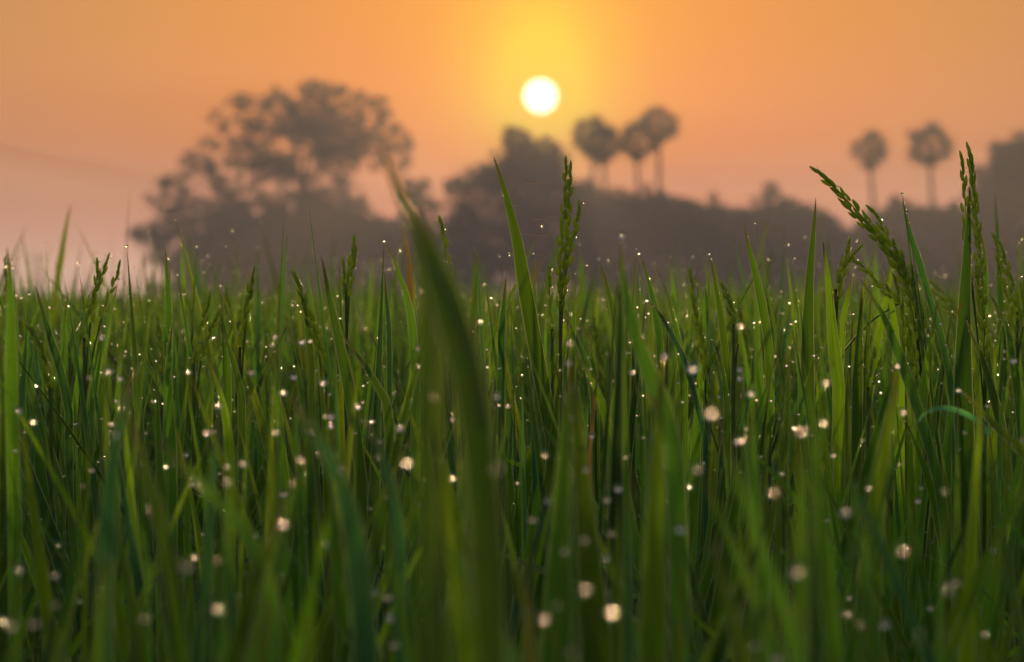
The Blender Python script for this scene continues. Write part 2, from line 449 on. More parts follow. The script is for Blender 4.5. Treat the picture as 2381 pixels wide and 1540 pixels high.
tree('round_tree', 'dark tree directly under the sun', [(1170,400,32),(1200,375,30),(1245,372,28),(1285,380,30),(1225,410,40),(1280,420,38),(1160,440,36),(1320,440,30),(1345,460,28),(1200,470,46),(1260,480,46),(1320,500,44),(1180,540,46),(1240,560,50),(1310,570,50),(1190,610,50),(1260,630,50),(1340,620,46)], (1240, 540), DT+6, per=190, seed=15, tr=0.35)
bushes('shrubby_tree', 'dense tree below the pair of overlapping palms', [(1375,448),(1410,440),(1445,450)], DT-6, 16)
bushes('shrubby_tree', 'rounded tree at the foot of the tallest palm', [(1480,445),(1520,452),(1550,458)], DT-8, 17)
bushes('shrubby_tree', 'low flat-topped tree right of the tallest palm', [(1585,462),(1620,470),(1655,468)], DT+4, 18)
bushes('shrubby_tree', 'smooth rounded tree left of the tiny palm', [(1690,478),(1722,486)], DT-10, 19)
bushes('shrubby_tree', 'bushy tree around the foot of the tiny palm', [(1768,470),(1800,468),(1838,478)], DT-4, 20)
bushes('shrubby_tree', 'bushy tree sloping down to the bright gap', [(1868,470),(1905,486),(1945,515),(1985,560)], DT+12, 21)
bushes('shrubby_tree', 'low tree in front of the leaning right palm', [(2020,525),(2045,500),(2072,478),(2100,472)], DT-12, 22)
bushes('shrubby_tree', 'rounded low tree at the foot of the straight right palm', [(2130,472),(2165,480),(2205,488)], DT-2, 23)
bushes('shrubby_tree', 'thick low tree in front of the tall tree at the right edge', [(2240,478),(2275,470),(2310,465),(2350,455),(2390,450)], DT-25, 24)
tree('pointed_tree', 'tall dark tree with pointed tops at the right edge', [(2322,352,16),(2340,345,20),(2318,385,24),(2350,380,26),(2380,335,22),(2372,370,28),(2300,415,22),(2335,420,36),(2385,420,40),(2280,445,22),(2310,460,36),(2360,470,44),(2400,480,44),(2410,360,34),(2425,420,40),(2440,500,50)], (2370, 520), DT-4, per=180, seed=25, tr=0.35)

bushes('shrubby_tree', 'low dense thicket tree behind the tip of the tall sharp leaf', [(1000,560),(1040,575),(1080,560),(1120,550)], DT-16, 26)
bushes('shrubby_tree', 'low dense thicket tree right of the domed tree', [(900,560),(940,575),(975,580)], DT-18, 27)
# palmyra palms
def fan_leaf(mb, o, d, R, rs):
    """one fan of pointed fingers on a stalk, from o along d"""
    d = d/np.linalg.norm(d)
    s = np.cross(d, rs.normal(size=3)); s /= np.linalg.norm(s)
    n = np.cross(d, s)
    hub = o + d*R*0.95
    tube(mb, [o, o + d*R*0.5, hub], [0.035, 0.03, 0.025], 4)
    K = 9; V = [hub]; F = []
    for j in range(K):
        a0 = -1.9 + 3.8*j/K; a1 = -1.9 + 3.8*(j+1)/K; am = (a0+a1)/2
        L = R*(0.85 + 0.12*rs.random())*(0.75 + 0.25*math.cos(am*0.6))
        def P(a, l, b=0): return hub + (d*math.cos(a) + s*math.sin(a))*l + n*b + np.array([0, 0, -0.25*(l/R)**2*R*0.4])
        i = len(V); V += [P(a0, L*0.38), P(am, L, 0.03), P(a1, L*0.38)]
        F.append((0, i, i+1, i+2))
    mb.add(V, F)

def palm(label, x, y, r, tx, depth, seed, skirt=1.0, n=34):
    rs = np.random.default_rng(seed); px = depth/FD
    c = np.array(at(x, y, depth)); base = at(tx, HORIZON, depth); base.z = 0
    root = empty('palm_tree', base); tag(root, label, 'palm tree', 'palms rising above the tree line')
    R = r*px*1.3*(0.94+0.12*rs.random())
    mb = MB()
    for i in range(n):
        z = 1 - 1.75*(i+0.5)/n; a = i*2.39996 + rs.random()*0.5
        q = math.sqrt(max(0, 1-z*z))
        fan_leaf(mb, c, np.array([q*math.cos(a), q*math.sin(a), z + 0.05]), R*0.53*(0.78+0.44*rs.random()), rs)
    for i in range(int(9*skirt)):
        a = i*2.4; fan_leaf(mb, c - np.array([0, 0, R*0.12]), np.array([0.42*math.cos(a), 0.42*math.sin(a), -1.0]), R*0.42*(0.8+0.3*rs.random()), rs)
    mb.build('crown', M_PALM, root)
    mt = MB()
    z = np.linspace(0, 1, 14)
    p = np.array([base.x, base.y, -0.1])[None, :]*(1-z[:, None]) + c[None, :]*z[:, None]
    p[:, 0] += 0.25*R*0.3*np.sin(z*math.pi)
    tube(mt, p, 0.22 - 0.07*z, 9)
    mt.build('trunk', M_BARK, root)
palm('palm with round crown, left one of the two overlapping palms right of the sun', 1374, 318, 44, 1383, DT, 31, 1.6)
palm('palm crown half hidden, right one of the two overlapping palms', 1402, 338, 46, 1408, DT+8, 32, 2.0)
palm('palm in the middle, between the overlapping pair and the tallest palm', 1481, 330, 44, 1474, DT+3, 33, 1.6)
palm('tallest palm right of the sun, crown highest of all', 1532, 290, 46, 1522, DT-4, 34, 1.0)
palm('leaning palm with a long skirt, left of the two palms on the right', 2019, 352, 44, 2044, DT+5, 35, 2.2)
palm('straight palm, right of the two palms on the right', 2160, 338, 50, 2168, DT, 36, 1.4)
palm('palm just below the sun, poking out of the dark tree', 1203, 330, 38, 1208, DT+2, 37, 1.0)
palm('shorter palm just right of the palm below the sun', 1266, 355, 36, 1262, DT+4, 38, 1.0)
palm('tiny far palm poking out of the low trees', 1790, 442, 22, 1790, DT+60, 39, 1.0, 22)

# ------------------------------------------------------------------ power line
pole_p = at(88, HORIZON, 420); pole_p.z = 0
root = empty('utility_pole', pole_p); tag(root, 'faint far utility pole standing alone at the left', 'pole')
mb = MB(); top = at(88, 590, 420)
tube(mb, [(pole_p.x, 420, -0.1), (pole_p.x, 420, top.z)], [0.2, 0.13], 10); mb.build('post', M_POLE, root)
mb = MB(); tube(mb, [(pole_p.x-0.9, 420, top.z-0.4), (pole_p.x+0.9, 420, top.z-0.4)], 0.07, 6); mb.build('crossarm', M_POLE, root)
def wire(label, a, b, sag, d0, d1, r):
    A, B = np.array(at(*a, d0)), np.array(at(*b, d1))
    t = np.linspace(0, 1, 40)[:, None]
    p = A + (B-A)*t; p[:, 2] -= sag*4*t[:, 0]*(1-t[:, 0])
    mb = MB(); tube(mb, p, r, 5)
    o = mb.build('overhead_wire', M_WIRE, origin=tuple(A)); tag(o, label, 'wire', 'overhead wires behind the trees')
wire('upper wire sloping down from the left edge', (-120, 318), (1040, 440), 0.9, 260, 330, 0.014)
wire('thicker middle wire sloping down from the left edge', (-120, 318), (1040, 462), 1.4, 260, 330, 0.032)
wire('lower faint wire sloping down from the left edge', (-120, 340), (1040, 480), 1.5, 260, 330, 0.02)
wire('upper faint wire crossing behind the right palms', (1040, 372), (2520, 392), 0.6, 350, 350, 0.018)
wire('lower faint wire crossing behind the right palms', (1040, 392), (2520, 412), 0.9, 350, 350, 0.018)

# ------------------------------------------------------------------ rice field: the mass of leaves
TIPS = []
KEEP = []      # (x, y, radius, depth): lines of sight that nearer leaves of the mass leave open
DROPS = []     # (x, y, z, r) of the small dew
def blades(n, d0, d1, rows, cols, wide, hmean, hstd, margin=0.30, slope=0.165, dens_pow=1.0, dew=0.0, seed=0, wscale=1.0, tips=None):
    rs = np.random.default_rng(seed)
    # area-weighted depth inside the wedge of view
    cand = rs.random(n*3)*(d1-d0) + d0
    keep = rs.random(n*3)*(slope*d1+margin) < (slope*cand+margin)
    d = cand[keep][:n]; n = len(d)
    x = (rs.random(n)*2-1)*(slope*d+margin)
    # tillers stand in loose hills
    hx, hy = np.round(x/0.11)*0.11, np.round(d/0.13)*0.13
    x = x*0.75 + hx*0.25; y = d*0.8 + hy*0.2
    H = CAM_Z + hmean(d) + rs.normal(size=n)*hstd(d)
    H = np.where(rs.random(n) < 0.25, H - rs.random(n)*0.10, H)
    T = np.array(rows)
    az = rs.normal(size=n)*1.0 + np.where(rs.random(n) < 0.5, 0.0, math.pi)
    L = np.abs(rs.normal(size=n))*0.115 + 0.02
    droop = np.where(rs.random(n) < 0.14, 0.08 + 0.10*rs.random(n), 0.0)
    if tips is not None:
        q = len(tips); tp = np.array(tips)
        L[:q] = 0.02 + 0.05*rs.random(q); droop[:q] = 0
        H[:q] = tp[:, 2]; x[:q] = tp[:, 0] - np.cos(az[:q])*L[:q]*0.5; y[:q] = tp[:, 1] - np.sin(az[:q])*L[:q]*0.8 + 0.001
    tt = T[None, :]
    off = L[:, None]*(0.3*tt + 0.7*tt**3) + droop[:, None]*1.3*np.maximum(0, tt-0.8)**1.5*6
    cx = x[:, None] + np.cos(az)[:, None]*off - (np.cos(az)*L*0.5)[:, None]
    cyy = y[:, None] + np.sin(az)[:, None]*off*0.8
    cz = H[:, None]*tt - droop[:, None]*np.maximum(0, tt-0.78)**2*14
    w = (0.0038 + 0.0042*rs.random(n)*wide)*wscale*0.5*(0.9+0.4*rs.random(n))
    w = np.where(rs.random(n) < 0.25, w*1.35, w)
    prof = np.where(tt < 0.5, 0.35, 0.35 + 0.65*np.clip((tt-0.5)/0.15, 0, 1))*np.minimum(1, ((1-tt)/0.17))**0.85
    ww = w[:, None]*prof
    face = rs.normal(size=n)*0.85
    twist = rs.normal(size=n)*0.8
    fa = face[:, None] + twist[:, None]*(tt-0.6)
    ux, uy = np.cos(fa), np.sin(fa)
    vx, vy = -np.sin(fa), np.cos(fa)
    tint = np.clip(rs.normal(size=n)*0.27 + 0.52, 0, 0.93)
    tint = np.where(rs.random(n) < 0.0, 1.0, tint)
    if cols == 3:
        k = [(-1, 0.0), (0, 0.28), (1, 0.0)]
    else: k = [(-1, 0.0), (1, 0.0)]
    m = len(T); c = len(k)
    V = np.zeros((n, m, c, 3)); UV = np.zeros((n, m, c, 2))
    for j, (s, q) in enumerate(k):
        V[:, :, j, 0] = cx + ux*ww*s + vx*ww*q
        V[:, :, j, 1] = cyy + uy*ww*s + vy*ww*q
        V[:, :, j, 2] = cz
        UV[:, :, j, 0] = j/(c-1); UV[:, :, j, 1] = tt
    if KEEP and d0 < 2:
        X_, Y_, Z_ = cx, cyy, cz - CAM_Z
        f_ = Y_*CP - Z_*SP; g_ = Z_*CP + Y_*SP
        sx_ = 1190.5 + FD*X_/f_; sy_ = 770.0 - FD*g_/f_
        # finer samples between the rows
        bad = np.zeros(n, bool)
        for i_ in range(3, m-1):
            for q_ in (0.0, 0.33, 0.66):
                ax_ = sx_[:, i_]*(1-q_) + sx_[:, i_+1]*q_; ay_ = sy_[:, i_]*(1-q_) + sy_[:, i_+1]*q_
                dd_ = Y_[:, i_]; hw = FD*ww[:, i_]/dd_ + 26*np.maximum(0, 1.0/dd_ - 0.42)
                for kx, ky, kr, kd in KEEP:
                    bad |= (np.abs(ax_-kx) < kr+hw*0.8) & (np.abs(ay_-ky) < kr+26) & (dd_ < kd-0.02)
        ok = ~bad
        if tips is not None: ok[:len(tips)] = True
        print('kept', ok.sum(), 'of', n)
        cx, cyy, cz, ww, ux, uy, vx, vy, tint = cx[ok], cyy[ok], cz[ok], ww[ok], ux[ok], uy[ok], vx[ok], vy[ok], tint[ok]
        n = len(cx); V, UV = V[ok], UV[ok]
    idx = np.arange(n*m*c).reshape(n, m, c)
    F = np.stack([idx[:, :-1, :-1], idx[:, :-1, 1:], idx[:, 1:, 1:], idx[:, 1:, :-1]], -1).reshape(-1, 4)
    tv = np.repeat(tint, m*c)
    if dew:
        pick = np.where(rs.random(n) < dew)[0]
        for i in pick:
            if rs.random() < 0.8:
                tz = m-1
                DROPS.append((cx[i, tz], cyy[i, tz], cz[i, tz]-0.0006, (0.0006+0.0006*rs.random())*(1.35 if cyy[i, tz] < 1.9 else 1.0)))
            for q in range(rs.integers(2, 17)):
                tf = 0.78 + 0.21*rs.random()
                xx = np.interp(tf, T, cx[i]); yy = np.interp(tf, T, cyy[i]); zz = np.interp(tf, T, cz[i]); wl = np.interp(tf, T, ww[i])
                s = 1 if rs.random() < 0.5 else -1
                DROPS.append((xx + s*ux[i, 0]*wl, yy + s*uy[i, 0]*wl, zz, 0.00024+0.0006*rs.random()**2.5))
    return V.reshape(-1, 3), F, UV.reshape(-1, 2), tv

# ------------------------------------------------------------------ single rice leaves that stand out
SHADE_TONE = {'very large blurred leaf in front': 0.28, 'dark folded leaf': 0.5, 'widest dark upright': 0.5, 'tall upright dark': 0.3, 'tall sharp broad leaf': 0.15, 'broad blurred dark leaf': 0.35, 'bent over like a bow': -3.5, 'blurred dark leaf crossing': 0.4, 'narrow blurred leaf rising': 0.3, 'bluish leaf': -0.3}  # per-leaf tone
def hero_leaf(label, pts, w, d, tint=0.4, face=0.35, lean=0.0, taper=None, group=None, to_ground=True, name='rice_leaf'):
    rs = np.random.default_rng(abs(hash(tuple(pts[0]))) % 100000)
    for x, y in pts[:5]:
        if y < 1000 and d < 3: KEEP.append((x, y, 4, d))
    P = np.array([tuple(at(x, y, d)) for x, y in pts])
    ztip = P[0, 2]
    P[:, 1] += (P[:, 2]-P[-1, 2])*lean
    S = spline(P, 8*(len(P)-1)+1)
    if to_ground:
        e = S[-1]; g = np.array([e[0] + (S[-1]-S[-6])[0]*1.5, e[1], 0.0])
        ext = np.array([e + (g-e)*q for q in (0.15, 0.4, 0.7, 1.0)])
        S = np.vstack([S, ext])
    seg = np.r_[0, np.cumsum(np.linalg.norm(np.diff(S, axis=0), axis=1))]
    wm = w*d/FD*0.5
    tl = taper if taper else wm*2*9
    prof = np.clip(seg/tl, 0, 1)**0.75
    deep = np.clip((seg - 0.28)/0.3, 0, 1); prof = prof*(1-0.65*deep)
    tan = np.gradient(S, axis=0); tan /= np.linalg.norm(tan, axis=1)[:, None]
    fa = face + 0.5*np.sin(seg*6 + rs.random()*6)*0.5
    view = np.array([0, 1.0, 0])
    side = np.cross(tan, view); side /= np.linalg.norm(side, axis=1)[:, None]
    nor = np.cross(side, tan)
    u = side*np.cos(fa)[:, None] + nor*np.sin(fa)[:, None]
    v = -side*np.sin(fa)[:, None] + nor*np.cos(fa)[:, None]
    cols = [(-1, 0), (-0.5, 0.13), (0, 0.26), (0.5, 0.13), (1, 0)]
    ww = (wm*prof/np.maximum(0.5, abs(math.cos(face))))[:, None]
    V = np.stack([S + u*ww*s + v*ww*q for s, q in cols], 1)
    m, c = len(S), len(cols)
    UV = np.stack(np.broadcast_arrays(np.linspace(0, 1, c)[None, :], 1-(seg/seg[-1])[:, None]), -1)
    idx = np.arange(m*c).reshape(m, c)
    F = np.stack([idx[:-1, :-1], idx[:-1, 1:], idx[1:, 1:], idx[1:, :-1]], -1).reshape(-1, 4)
    o = mesh_obj(name, V.reshape(-1, 3), F, M_LEAF, uv=UV.reshape(-1, 2), tint=np.full(m*c, tint), origin=tuple(S[-1]))
    shade_tone = next((a_ for k_, a_ in SHADE_TONE.items() if k_ in label), 0.0)
    if shade_tone:
        at_ = o.data.attributes.new('shade_tone', 'FLOAT', 'POINT'); at_.data.foreach_set('value', np.full(m*c, shade_tone, dtype=np.float32))
    tag(o, label, 'leaf', group)
    # fine dew on both margins
    for q in range(int(16*min(1.0, 1.6/d + 0.3))):
        i = rs.integers(1, max(2, min(m-5, 24))); s = 1 if rs.random() < 0.5 else -1
        p = S[i] + u[i]*ww[i]*s
        DROPS.append((p[0], p[1]-0.0003, p[2], 0.0002+0.0004*rs.random()**2))
    return o

G = 'rice leaves that rise out of the field'
HL = [
 ('very large blurred leaf in front, left of the centre', [(928,420),(952,480),(985,555),(1018,640),(1050,740),(1085,860),(1112,1040),(1132,1300),(1140,1540)], 80, 1.0, 0.55, 0.15, 0.0, 0.035),
 ('narrow blurred leaf rising highest, behind the top of the very large leaf', [(888,335),(905,385),(925,435),(950,490),(975,560),(990,680)], 34, 1.08, 0.62, 0.3, 0.0, 0.02),
 ('dark folded leaf lying against the very large blurred leaf', [(950,470),(968,520),(1000,600),(1045,700),(1085,800),(1112,900),(1125,1000)], 26, 0.96, 0.3, 0.1),  # added leaf strip, its dark colour stands in for a shadow stripe
 ('blurred bright curled leaf tip beside the very large blurred leaf', [(912,400),(930,440),(948,480),(975,530),(1000,600),(1020,700)], 22, 1.14, 0.9, 0.2),
 ('tall sharp broad leaf with bare pointed tip near the centre', [(1147,362),(1163,410),(1180,470),(1200,550),(1217,650),(1240,780),(1262,900),(1285,1020)], 34, 2.40, 0.62, 0.25, 0, 0.09),
 ('curved leaf with a plain tip, right of the tall forked panicle', [(1396,614),(1410,660),(1425,720),(1440,800),(1452,880)], 22, 2.5, 0.55, 0.3),
 ('slender sharp leaf leaning left, left of the tall upright leaf', [(1730,520),(1740,570),(1755,630),(1770,700),(1785,790),(1790,880)], 20, 2.45, 0.5, 0.4),
 ('tall upright dark leaf with needle tip, right of centre', [(1897,458),(1894,510),(1888,580),(1882,660),(1878,760),(1878,880),(1880,1000)], 32, 2.38, 0.5, 0.2, 0, 0.10),
 ('broad leaf with a pale tip right beside the tall upright leaf', [(1913,558),(1920,610),(1928,680),(1936,780),(1950,900)], 30, 2.3, 0.7, 0.3),
 ('thin leaf with a dew drop on its very tip, beside the bent panicle', [(2098,456),(2106,500),(2118,550),(2140,620),(2160,690),(2182,760),(2205,860),(2220,960)], 15, 2.36, 0.12, 0.6),
 ('widest dark upright leaf in front of the right panicle', [(2256,430),(2252,500),(2248,600),(2242,740),(2240,900),(2246,1080),(2260,1300)], 46, 2.33, 0.35, 0.15, 0, 0.13),
 ('narrow curved leaf right behind the widest dark leaf', [(2275,530),(2286,570),(2292,630),(2290,700),(2285,800)], 14, 2.45, 0.35, 0.3),
 ('tall blurred leaf at the left edge', [(16,572),(22,640),(25,740),(26,880),(30,1040),(34,1250)], 30, 1.85, 0.45, 0.3),
 ('lone pale blurred leaf standing high against the mist on the left', [(165,472),(155,520),(145,580),(134,650),(126,720),(120,800)], 15, 4.6, 0.92, 0.2),
 ('straight narrow leaf with needle tip in front of the low left tree', [(384,575),(387,620),(391,690),(392,780),(391,880),(393,980)], 22, 2.5, 0.35, 0.2),
 ('long leaf leaning left below the right half of the domed tree', [(746,592),(756,640),(770,710),(790,800),(812,910),(828,1020),(840,1120)], 30, 2.15, 0.55, 0.3),
 ('curved leaf with a dew drop hanging at its tip, left of the large blurred leaf', [(896,560),(908,590),(925,630),(945,690),(958,760),(965,850)], 24, 2.25, 0.45, 0.4),
 ('blurred upright leaf between the large blurred leaf and the tall sharp leaf', [(1107,580),(1107,640),(1100,720),(1090,800),(1085,880)], 26, 3.5, 0.6, 0.2),
 ('leaf with two dew drops at its tip, right of the forked panicle', [(1484,588),(1498,620),(1512,670),(1525,730),(1535,800)], 18, 2.5, 0.3, 0.5),
 ('blurred dark leaf with round glowing drops at the top, right of centre', [(1443,552),(1446,620),(1460,700),(1485,800),(1515,880),(1545,960),(1570,1100),(1580,1300)], 42, 1.62, 0.35, 0.5),
 ('pointed leaf with one drop, between the centre and the slender leaning leaf', [(1651,590),(1660,640),(1672,710),(1683,790),(1690,860)], 20, 2.45, 0.62, 0.3),
 ('short leaf just left of the pointed leaf with one drop', [(1622,640),(1630,690),(1634,760),(1636,840)], 14, 2.55, 0.45, 0.3),
 ('short dark leaf with a bright drop, below the domed tree', [(893,632),(898,690),(904,760),(906,840)], 14, 2.5, 0.1, 0.5),
 ('thin leaf bending right in the left part of the field', [(82,664),(98,720),(118,790),(140,860),(160,960)], 18, 2.35, 0.2, 0.5),
 ('blurred bluish leaf with drops at its bent tip, lower left', [(322,856),(300,910),(280,990),(262,1080),(250,1200),(240,1400)], 46, 1.35, 0.02, 0.4),
 ('long blurred bluish leaf slanting across the lower left middle', [(668,915),(700,960),(745,1030),(790,1120),(822,1240),(842,1400),(850,1540)], 52, 1.28, 0.05, 0.5),
 ('blurred bluish leaf with a bright drop on its tip, below the middle', [(836,950),(862,1000),(890,1070),(915,1150),(930,1260)], 36, 1.38, 0.05, 0.4),
 ('olive leaf arching down to the right, lower left', [(352,1030),(395,1055),(440,1095),(490,1150),(550,1210),(600,1290),(640,1420)], 30, 1.22, 0.35, 0.3),
 ('broad blurred yellow-green leaf, lower right', [(2090,850),(2080,920),(2062,1010),(2045,1120),(2030,1250),(2018,1400),(2010,1540)], 66, 1.7, 0.8, 0.2),
 ('leaf slanting down to the right edge with a drop on its tip', [(2230,908),(2262,935),(2300,975),(2345,1020),(2400,1070)], 38, 1.9, 0.75, 0.3),
 ('broad blurred dark leaf, bottom centre', [(1325,850),(1320,930),(1312,1050),(1304,1200),(1298,1380),(1292,1540)], 66, 1.42, 0.45, 0.2),
 ('broad blurred yellow-green leaf right of the bottom centre', [(1540,830),(1535,930),(1530,1080),(1524,1250),(1518,1540)], 62, 1.4, 0.75, 0.2),
 ('blurred leaf leaning right with a bright drop on its tip, lower left middle', [(660,1150),(645,1210),(615,1290),(580,1400),(545,1540)], 62, 1.2, 0.6, 0.2),
 ('blurred yellow-green leaf under a bright drop, lower left', [(248,1280),(240,1360),(232,1450),(226,1560)], 44, 1.15, 0.85, 0.2),
 ('blurred dark leaf crossing the lower left', [(305,958),(322,1030),(345,1120),(372,1220),(400,1360),(415,1500)], 46, 1.36, 0.4, 0.2),
 ('brightest yellow-green blurred leaf at the bottom, right of centre', [(1652,1232),(1668,1300),(1690,1390),(1715,1480),(1740,1580)], 62, 1.12, 0.93, 0.1),
 ('thin upright leaf dotted with drops, left of the tall sharp leaf', [(1177,640),(1172,700),(1166,780),(1166,860)], 15, 2.45, 0.15, 0.5),
 ('leaf pointing up right beside the widest dark leaf', [(2245,741),(2262,785),(2284,835),(2305,905),(2330,1000),(2345,1120)], 26, 2.2, 0.6, 0.3),
 ('long curved leaf at the right edge of the field', [(2302,685),(2324,725),(2344,772),(2354,840),(2370,930),(2380,1050)], 24, 2.2, 0.4, 0.3),
 ('long leaf sweeping down right below the bent panicle', [(2003,651),(2030,695),(2057,741),(2084,808),(2110,880),(2136,959),(2178,1104),(2200,1250)], 24, 2.1, 0.3, 0.3),
 ('pointed leaf in the gap under the bent panicle', [(2052,630),(2064,670),(2075,720),(2083,790),(2090,880)], 30, 2.4, 0.65, 0.2),
 ('broad leaf leaning left between the bent panicle and the widest leaf', [(2178,702),(2174,740),(2166,790),(2152,877),(2140,960),(2128,1080)], 30, 2.25, 0.7, 0.2),
 ('straight upright leaf between two slanting leaves on the right', [(2004,663),(2002,720),(1998,800),(1994,900),(1992,1020)], 26, 2.3, 0.6, 0.2),
 ('leaf forming the right arm of a narrow V near the tall upright leaf', [(1982,632),(1976,670),(1965,720),(1955,790),(1950,870)], 22, 2.4, 0.7, 0.3),
 ('small upright leaf in the left part, beside a dew drop', [(160,680),(152,720),(148,780),(150,850)], 16, 2.6, 0.35, 0.3),
 ('upright leaf in the left middle among the panicles', [(513,679),(516,730),(522,790),(528,870)], 20, 2.5, 0.5, 0.3),
 ('broad dark leaf below the needle-tipped narrow leaf', [(402,748),(394,800),(391,870),(393,960),(396,1060)], 32, 2.2, 0.35, 0.2),
 ('leaf slanting right behind the sharp panicle on the left', [(506,740),(525,790),(545,850),(562,920)], 20, 2.3, 0.55, 0.3),
 ('bright leaf leaning left below the panicle in the left middle', [(482,833),(497,870),(512,915),(526,975),(535,1060)], 24, 2.1, 0.72, 0.2),
 ('slim pale curved leaf with a hanging drop in the middle left', [(859,773),(873,800),(884,845),(888,900),(885,992)], 12, 2.45, 0.05, 0.6),
 ('straight leaf beside the dark slanting panicle', [(698,664),(706,710),(716,770),(724,850)], 16, 2.45, 0.6, 0.3),
 ('leaf crossing down to the right in the middle left', [(795,776),(822,815),(852,855),(878,900),(898,938),(906,1010)], 24, 2.1, 0.6, 0.2),
 ('thin curved leaf just right of the forked panicle', [(1312,733),(1330,765),(1347,803),(1365,850),(1380,920)], 14, 2.45, 0.2, 0.5),
 ('small upright leaf right of the forked panicle', [(1366,745),(1372,790),(1380,850),(1388,930)], 14, 2.45, 0.4, 0.3),
 ('thin bluish leaf with a bright drop, right of the blurred dark leaf', [(1503,692),(1530,725),(1556,767),(1589,834),(1617,925),(1640,1020)], 13, 2.3, 0.03, 0.5),
 ('upright leaf right of the leaf with two tip drops', [(1545,663),(1556,700),(1567,745),(1578,800),(1590,880)], 20, 2.45, 0.5, 0.3),
 ('withered orange-brown leaf tip glowing behind the large blurred leaf', [(932,508),(938,530),(944,556),(950,600),(955,680)], 22, 4.2, 1.0, 0.2),
 ('faint reddish blurred leaf tip left of the forked panicle', [(1268,582),(1256,606),(1244,635),(1236,690),(1234,740)], 16, 5.0, 1.0, 0.2),
 ('yellowing blurred leaf at the bottom, left of the bottom centre', [(1200,1290),(1212,1350),(1226,1420),(1236,1540)], 34, 1.15, 0.97, 0.2),
 ('thin golden leaf hanging in the middle', [(1388,862),(1384,920),(1378,980),(1372,1040)], 8, 2.0, 1.0, 0.5),
 ('pale arching leaf bent over like a bow, right side', [(2132,985),(2150,962),(2180,950),(2215,952),(2250,965),(2280,985),(2300,1010)], 11, 1.95, 0.0, 0.9),
 ('curved leaf reaching up to the small panicle right of the centre', [(1464,792),(1450,830),(1438,880),(1428,950)], 18, 2.2, 0.65, 0.2),
 ('thin leaf with a hooked tip right of the glowing peach drop', [(1658,790),(1672,830),(1684,880),(1692,960)], 14, 2.35, 0.4, 0.3),
 ('leaf slanting right below the forked panicle', [(1340,820),(1362,860),(1388,908),(1410,980),(1425,1070)], 26, 2.0, 0.7, 0.2),
]
for h in HL:
    kw = {}
    if len(h) > 6: kw['lean'] = h[6]
    if len(h) > 7: kw['taper'] = h[7]
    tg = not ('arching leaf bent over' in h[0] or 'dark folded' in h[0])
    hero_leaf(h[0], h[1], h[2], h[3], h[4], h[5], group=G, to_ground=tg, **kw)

# ------------------------------------------------------------------ rice panicles
SPH_V, SPH_F = uvsphere(8, 6)
def grain(mb, p, ax, L, W, rs):
    """a plump pointed husk"""
    ax = ax/np.linalg.norm(ax)
    u = np.cross(ax, rs.normal(size=3)); u /= np.linalg.norm(u); v = np.cross(ax, u)
    z = SPH_V[:, 2]; taper = 1 - 0.25*z
    V = p + (z*L*0.5)[:, None]*ax + (SPH_V[:, 0]*W*0.5*taper)[:, None]*u + (SPH_V[:, 1]*W*0.36*taper)[:, None]*v
    mb.add(V, SPH_F)

def spike(pts, d, rs, parent, dens=1.0, gl=0.0072, gw=0.0027, thick=1.0, lean=0.0):
    P = np.array([tuple(at(x, y, d)) for x, y in pts]); P[:, 1] += (P[:, 2]-P[-1, 2])*lean
    S = spline(P, 60); seg = np.r_[0, np.cumsum(np.linalg.norm(np.diff(S, axis=0), axis=1))]
    L = seg[-1]
    mb = MB()
    tube(mb, S[::3], 0.0004, 5)
    s = 0.001; k = 0
    while s < L:
        p = np.array([np.interp(s, seg, S[:, j]) for j in range(3)])
        q = np.array([np.interp(max(0, s-0.004), seg, S[:, j]) for j in range(3)])
        ax = q - p if s > 0.002 else S[0]-S[3]
        ax = ax/(np.linalg.norm(ax)+1e-9)
        a = k*2.5 + rs.random(); side = np.cross(ax, [math.cos(a), math.sin(a), 0.3]); side /= np.linalg.norm(side)
        off = (0.0006 + 0.0012*thick*min(1, s/0.03))
        grain(mb, p + side*off, ax + side*(0.12+0.16*rs.random()), gl*(0.85+0.3*rs.random()), gw*(0.85+0.3*rs.random()), rs)
        s += 0.0042/dens*(0.8+0.4*rs.random()); k += 1
    o = mb.build('spike', M_GRAIN, parent)
    for q in range(3):
        i = rs.integers(0, 50); DROPS.append((S[i][0]+0.002, S[i][1]-0.003, S[i][2], 0.0004+0.0003*rs.random()))
    return S

def panicle(label, spikes, d, seed, dens=1.0, thick=1.0, scale=1.0, lean=0.0, name='rice_panicle'):
    rs = np.random.default_rng(seed)
    for sp__ in spikes:
        for x, y in sp__[:5]:
            if d < 2.8: KEEP.append((x, y, 4, d))
    last = at(*spikes[0][-1], d)
    root = empty(name, (last.x, d, 0)); tag(root, label, 'panicle', 'green panicles in the rice field')
    ends = []
    for sp_ in spikes:
        S = spike(sp_, d + rs.normal()*0.004, rs, root, dens, 0.0072*scale, 0.0026*scale, thick, lean)
        ends.append(S[-1])
    mb = MB(); e = ends[0]
    tube(mb, spline(np.array([e, e + (0, 0, -0.05), (last.x, d, 0.4), (last.x, d, 0)]), 14), np.linspace(0.0007, 0.0018, 14), 6)
    for q in ends[1:]: tube(mb, spline(np.array([q, (q+e)/2 + np.array((0, 0, -0.015)), e + (0, 0, -0.04)]), 6), 0.0006, 5)
    mb.build('stem', M_STEM, root)
    return root
